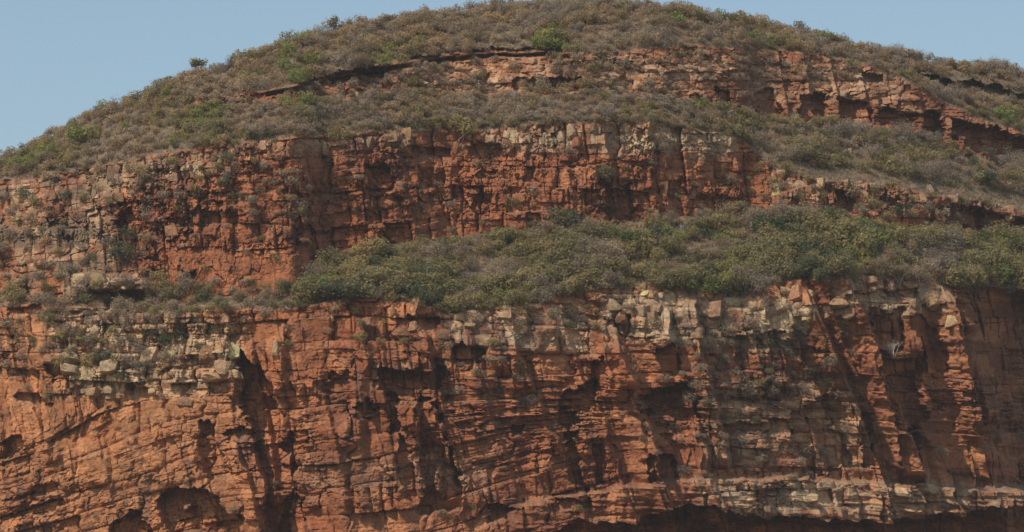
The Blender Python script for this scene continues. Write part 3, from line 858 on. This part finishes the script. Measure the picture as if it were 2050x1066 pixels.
scatter(lambda x, y: y < UPB(x), (-20, 340, 300, 560), 34, (20, 40), [(GREYS, .55), (BROWNS, .1), (OLIVES, .3), (DARKS, .05)], 11)
scatter(lambda x, y: RIMT(x) + 14 < y < RIMB(x) and not (x > 1350 and y > 165), (420, 100, 1880, 270), 34, (14, 30), [(GREYS, .6), (BROWNS, .1), (OLIVES, .3)], 12)
scatter(lambda x, y: True, (1380, 660, 1720, 800), 34, (24, 44), [(GREYS, .75), (OLIVES, .15), (DARKS, .1)], 13)
scatter(lambda x, y: True, (20, 700, 2050, 1040), 120, (12, 26), [(GREYS, .5), (OLIVES, .3), (DARKS, .2)], 14)

scatter(lambda x, y: SKY(x) - 1 < y < SKY(x) + 10, (-40, 0, 2110, 340), 10, (20, 44), [(GREYS, .5), (BROWNS, .2), (OLIVES, .25), (GREENS, .05)], 21)
scatter(lambda x, y: RIMT(x) + 14 < y < RIMB(x) + 4 and vn(x / 60, y / 18, 77) > .12 and not (x > 1300 and y > 165), (420, 95, 1900, 290), 14, (16, 36), [(GREYS, .6), (BROWNS, .15), (OLIVES, .25)], 22)
scatter(lambda x, y: UPT(x) - 12 < y < UPT(x) + 6, (-40, 240, 1500, 380), 24, (16, 34), [(GREYS, .45), (BROWNS, .15), (OLIVES, .35), (DARKS, .05)], 23)
scatter(lambda x, y: vn(x / 70, y / 30, 78) > -.2 and y < UPB(x), (280, 320, 720, 440), 26, (16, 36), [(GREYS, .65), (OLIVES, .25), (DARKS, .1)], 24)
scatter(lambda x, y: vn(x / 90, y / 50, 79) > .0, (20, 600, 480, 800), 30, (16, 36), [(GREYS, .7), (OLIVES, .2), (DARKS, .1)], 25)
scatter(lambda x, y: vn(x / 60, y / 40, 80) > -.1, (880, 600, 1180, 800), 30, (16, 36), [(GREYS, .7), (OLIVES, .2), (DARKS, .1)], 26)
scatter(lambda x, y: vn(x / 60, y / 40, 81) > .1, (1280, 640, 1760, 960), 34, (16, 34), [(GREYS, .7), (OLIVES, .2), (DARKS, .1)], 27)
scatter(lambda x, y: UPT(x) < y < UPB(x), (1440, 330, 2110, 480), 36, (18, 36), [(GREYS, .5), (OLIVES, .45), (DARKS, .05)], 28)
def plant(x, y, d, kind, col): PLANTS.append((x, y, d, kind, col))
for x, y, d, k, c in [(395, 152, 46, 'small_tree', OLIVES[3]), (668, 70, 40, 'small_tree', OLIVES[3]), (160, 288, 76, 'leafy_bush', GREENS[0]), (45, 335, 54, 'leafy_bush', GREENS[0]), (215, 222, 46, 'leafy_bush', GREENS[2]), (250, 262, 30, 'leafy_bush', GREENS[2]),
                      (785, 50, 26, 'small_tree', GREYS[3]), (1490, 50, 26, 'small_tree', GREYS[3]), (1650, 85, 26, 'dry_shrub', GREYS[1]), (1880, 282, 40, 'leafy_bush', (.055, .10, .04)), (1800, 430, 42, 'leafy_bush', (.03, .075, .04)),
                      (1540, 475, 84, 'leafy_bush', (.055, .095, .03)), (1130, 460, 84, 'leafy_bush', DARKS[1]), (1075, 465, 44, 'leafy_bush', DARKS[0]), (920, 278, 90, 'leafy_bush', OLIVES[0]), (675, 285, 60, 'leafy_bush', OLIVES[2]),
                      (830, 175, 40, 'leafy_bush', (.16, .14, .04)), (525, 275, 66, 'dry_shrub', GREYS[1]), (440, 265, 58, 'leafy_bush', OLIVES[3]), (630, 600, 80, 'leafy_bush', OLIVES[1]), (330, 605, 64, 'leafy_bush', OLIVES[3]),
                      (1028, 208, 34, 'bare_tree', GREYS[2]), (1595, 248, 34, 'bare_tree', GREYS[2]), (1170, 478, 34, 'bare_tree', GREYS[2]), (1950, 566, 44, 'bare_tree', GREYS[2]), (1420, 520, 40, 'bare_tree', GREYS[2]), (860, 540, 36, 'bare_tree', GREYS[2]), (1370, 470, 34, 'bare_tree', GREYS[2]), (1790, 715, 40, 'bare_tree', GREYS[2]), (1200, 125, 60, 'leafy_bush', OLIVES[3]), (1060, 815, 46, 'dry_shrub', GREYS[3]), (1140, 790, 40, 'dry_shrub', GREYS[3]), (250, 520, 60, 'leafy_bush', DARKS[1]), (245, 480, 50, 'leafy_bush', DARKS[0]),
                      (1700, 870, 52, 'dry_shrub', GREYS[0]), (1215, 360, 56, 'leafy_bush', OLIVES[3]), (1250, 500, 80, 'leafy_bush', (.11, .125, .04)), (590, 945, 18, 'leafy_bush', GREENS[1]), (945, 1018, 20, 'leafy_bush', GREENS[1]), (900, 1040, 34, 'leafy_bush', OLIVES[0]), (1665, 1000, 28, 'leafy_bush', OLIVES[1])]:
    plant(x, y, d, k, c)

pl = PLANTS
ax = np.array([p[0] for p in pl]); ay = np.array([p[1] for p in pl])
pos, nor, alb, gi, gj = lookup(ax, ay)
order = sorted(range(len(pl)), key=lambda i: -pl[i][2] * (1 if -10 < pl[i][0] < 2060 else 0))
LIM = {'dry_shrub': 280, 'leafy_bush': 280, 'small_tree': 50, 'bare_tree': 50}
cnt = {}
stuffV, stuffF, stuffC, off = [], [], [], 0
NAMED = []
def lite_np(seed):
    V, F = crown_np(seed, 290, 6, 0.135, 0.8, 0.5, 0.4)[:2]
    V = V.reshape(-1, 4, 3)[:, :3].reshape(-1, 3)
    return V, np.arange(len(V)).reshape(-1, 3)
lite = [lite_np(200 + s) for s in range(12)]
for i in order:
    x, y, d, kind, col = pl[i]
    dist = pos[i][1] / 700.0
    rad = d * 0.5 * 0.0976 * dist
    sz = rad / 0.85
    rng = random.Random(i)
    yaw = rng.uniform(0, 6.283)
    inner = -10 < x < 2060
    base = pos[i] + np.array([0, 0, -0.05 * sz])
    var = rng.uniform(.82, 1.18)
    colv = tuple(v * var for v in col)
    hz = rng.uniform(0.8, 1.1)
    if inner and cnt.get(kind, 0) < LIM[kind]:
        cnt[kind] = cnt.get(kind, 0) + 1
        cm, sm = PROTO[kind][rng.randrange(len(PROTO[kind]))]
        r = bpy.data.objects.new(kind, None); COL.objects.link(r)
        r.location = base.tolist(); r.rotation_euler = (0, 0, yaw); r.scale = (sz, sz, sz * hz)
        r.empty_display_size = 0.3
        c = link('crown', cm, r); c.color = colv + (1,)
        s = link('stem', sm, r); s.color = (.20, .175, .15, 1) if kind == 'dry_shrub' else (.42, .38, .33, 1) if kind == 'bare_tree' else (.14, .115, .09, 1)
        NAMED.append((r, x, y, d, kind, CNAME.get(col, 'dark green' if col[1] > 2 * col[2] and max(col) < .13 else 'yellow green')))
    else:
        V, F = lite[rng.randrange(12)]
        ca, sa = math.cos(yaw), math.sin(yaw)
        W = V * np.array([sz, sz, sz * hz])
        W = np.stack([W[:, 0] * ca - W[:, 1] * sa, W[:, 0] * sa + W[:, 1] * ca, W[:, 2]], 1) + base
        stuffV.append(W); stuffF.append(F + off); off += len(W)
        stuffC.append(np.repeat(np.array(colv)[None], len(W), 0))
SEG = {
 'on the skyline': [(330, 'above the grassy shoulder'), (500, 'near the dark overhang tip'), (800, 'above the long overhang'), (1000, 'above the shadow line'), (1300, 'at the highest point'), (1700, 'above the crumbling rocks'), (9999, 'above the dark niches')],
 'on the summit slope': [(330, 'by the grassy shoulder'), (500, 'near the dark overhang tip'), (800, 'above the long overhang'), (1000, 'above the shadow line'), (1300, 'below the highest point'), (1700, 'above the crumbling rocks'), (9999, 'above the dark niches')],
 'in the rim band': [(820, 'by the long overhang'), (1180, 'by the low hollows'), (1300, 'by the rim notch'), (1600, 'among crumbling brown rocks'), (9999, 'by the dark niches')],
 'on the upper shelf': [(480, 'by the grassy shoulder'), (780, 'below the long overhang'), (1050, 'below the low hollows'), (1300, 'above the pale columns'), (1560, 'below the crumbling rocks'), (9999, 'below the dark niches')],
 'on the red cliff': [(300, 'beside the smooth face'), (640, 'over the orange apron'), (900, 'by the square hollow'), (1200, 'under the pale columns'), (1480, 'beside the dark alcove'), (1640, 'near the pale pinnacle'), (1850, 'by the slanting slot'), (9999, 'by the red pillar')],
 'on the green shelf': [(640, 'below the orange apron'), (860, 'above the square recess'), (1060, 'above the tiny yellow stone'), (1220, 'below the dark alcove'), (1400, 'above the square yellow stone'), (1600, 'below the pale pinnacle'), (1780, 'above the wide buttress'), (9999, 'above the shaded wall')],
 'on the lower face': [(300, 'beside the pale stacked blocks'), (560, 'by the lichened block'), (760, 'beyond the leaning gully'), (960, 'by the square recess'), (1200, 'by the slanting ledges'), (1450, 'by the dark cave'), (1640, 'before the wide buttress'), (9999, 'beyond the wide buttress')]}
GRP = {'dry_shrub': 'dry twiggy shrubs on the hill', 'leafy_bush': 'leafy bushes on the hill', 'small_tree': 'small trees on the skyline', 'bare_tree': 'bare pale trees on the slopes'}
FORM = {'dry_shrub': ('twiggy shrub', 'shrub'), 'leafy_bush': ('leafy bush', 'bush'), 'small_tree': ('spreading tree', 'tree'), 'bare_tree': ('bare tree', 'tree')}
ORD = 'first second third fourth fifth sixth seventh eighth ninth tenth eleventh twelfth thirteenth fourteenth fifteenth sixteenth seventeenth eighteenth nineteenth twentieth'.split()
ORD += ['twenty-' + o_ for o_ in ORD[:9]] + ['thirtieth'] + ['thirty-' + o_ for o_ in ORD[:9]] + ['fortieth'] + ['forty-' + o_ for o_ in ORD[:9]]
fam = {}
for it in NAMED:
    r, x, y, d, kind, cn = it
    zn = ('on the skyline' if y < SKY(x) + 14 else 'on the summit slope' if y < RIMT(x) and x > 330 or (x <= 330 and y < UPT(x) - 60) else 'in the rim band' if y < RIMB(x) else
          'on the upper shelf' if y < UPT(x) else 'on the red cliff' if y < UPB(x) else 'on the green shelf' if y < LOT(x) + 6 else 'on the lower face')
    seg = next(t for lim, t in SEG[zn] if x < lim)
    if kind == 'bare_tree': cn = 'pale'
    size = 'big' if d > 46 else 'small' if d < 30 else 'middling'
    fam.setdefault((size, cn, kind, zn, seg), []).append(it)
for (size, cn, kind, zn, seg), its in fam.items():
    its.sort(key=lambda q: q[1])
    for n_, it in enumerate(its):
        base = f"{size} {cn} {FORM[kind][0]}"
        if len(its) > 1:
            o1 = ORD[n_] if n_ < len(its) - 1 or n_ == 1 and len(its) > 2 else 'last'
            lb = f"{o1} {size} {cn} {FORM[kind][1]} along the {zn.split('the ')[1]}, {seg}, counting rightward"
        else:
            lb = f"{base} {zn}, {seg}"
        tag(it[0], lb, FORM[kind][1], GRP[kind])
# dry grass tufts on every earthy slope
gr = np.random.default_rng(55)
gx = gr.uniform(-40, 2090, 60000); gy = gr.uniform(0, 660, 60000)
ok = gy > SKY(gx) + 1
gx, gy = gx[ok], gy[ok]
gp, gn, ga, ii, jj = lookup(gx, gy)
ok = (z_cliff[ii, jj] + 0.6 * gr.random(len(gx)) < 0.75) & (gn[:, 2] > .35)
gp = gp[ok] + gr.normal(size=(ok.sum(), 3)) * np.array([.15, .15, 0]); ng = len(gp)
nb_ = 5
ctr = np.repeat(gp, nb_, 0); nt_b = len(ctr)
an = gr.uniform(0, 6.283, nt_b); hh = gr.uniform(.35, 1.0, nt_b); ww = gr.uniform(.05, .13, nt_b)
side = np.stack([np.cos(an), np.sin(an), np.zeros(nt_b)], 1) * ww[:, None]
tipv = np.stack([gr.normal(size=nt_b) * .3 * hh, gr.normal(size=nt_b) * .3 * hh, hh], 1)
foot = ctr + np.stack([gr.normal(size=nt_b) * .2, gr.normal(size=nt_b) * .2, np.full(nt_b, -.08)], 1)
GVt = np.stack([foot - side, foot + side, foot + tipv], 1).reshape(-1, 3)
tone = np.repeat(np.repeat(gr.uniform(.75, 1.2, ng), nb_), 3)[:, None]
GCt = tone * np.where(np.repeat(np.repeat(gr.random(ng) < .6, nb_), 3)[:, None], np.array([[.37, .265, .135]]), np.array([[.29, .205, .125]]))
M_GRASS = surveyed_mat('dry_grass_blades', 0)
leafy(M_GRASS)
o = link('grass', mesh_np('grass', GVt, np.arange(len(GVt)).reshape(-1, 3), M_GRASS, GCt))
tag(o, 'dry straw coloured grass tufts between the shrubs on the slopes', 'grass', kind='stuff')
M_SCRUB = surveyed_mat('scrub_foliage', 0)
leafy(M_SCRUB)
o = link('scrub', mesh_np('scrub', np.concatenate(stuffV), np.concatenate(stuffF), M_SCRUB, np.concatenate(stuffC)))
tag(o, 'small dry scrub filling the gaps between the bigger shrubs on the slopes', 'scrub', kind='stuff')
print('tris stuff', sum(len(f) for f in stuffF), 'grass', nt_b)
print('plants', len(pl), cnt, 'terrain', P.shape)

# ------------------------------------------------------------------ warm dusty air between the viewer and the hill
hm = bpy.data.materials.new('haze')
hm.use_nodes = True
hn = hm.node_tree
for n_ in list(hn.nodes):
    if n_.type != 'OUTPUT_MATERIAL': hn.nodes.remove(n_)
pv = hn.nodes.new('ShaderNodeVolumePrincipled')
pv.inputs['Color'].default_value = (.90, .88, .86, 1)
pv.inputs['Density'].default_value = 0.00005
pv.inputs['Anisotropy'].default_value = 0.0
hn.links.new(pv.outputs[0], [n_ for n_ in hn.nodes if n_.type == 'OUTPUT_MATERIAL'][0].inputs['Volume'])
top = float(P[..., 2].max()) + 15
bx = np.array([[x, y, z] for z in (-1.5, top) for x, y in ((-9100, -9100), (9100, -9100), (9100, 9100), (-9100, 9100))], float)
o = link('haze', mesh_np('haze', bx, np.array([[3, 2, 1, 0], [4, 5, 6, 7], [0, 1, 5, 4], [1, 2, 6, 5], [2, 3, 7, 6], [3, 0, 4, 7]]), hm))
tag(o, 'thin dusty haze in the air before the hill', 'haze', kind='stuff')
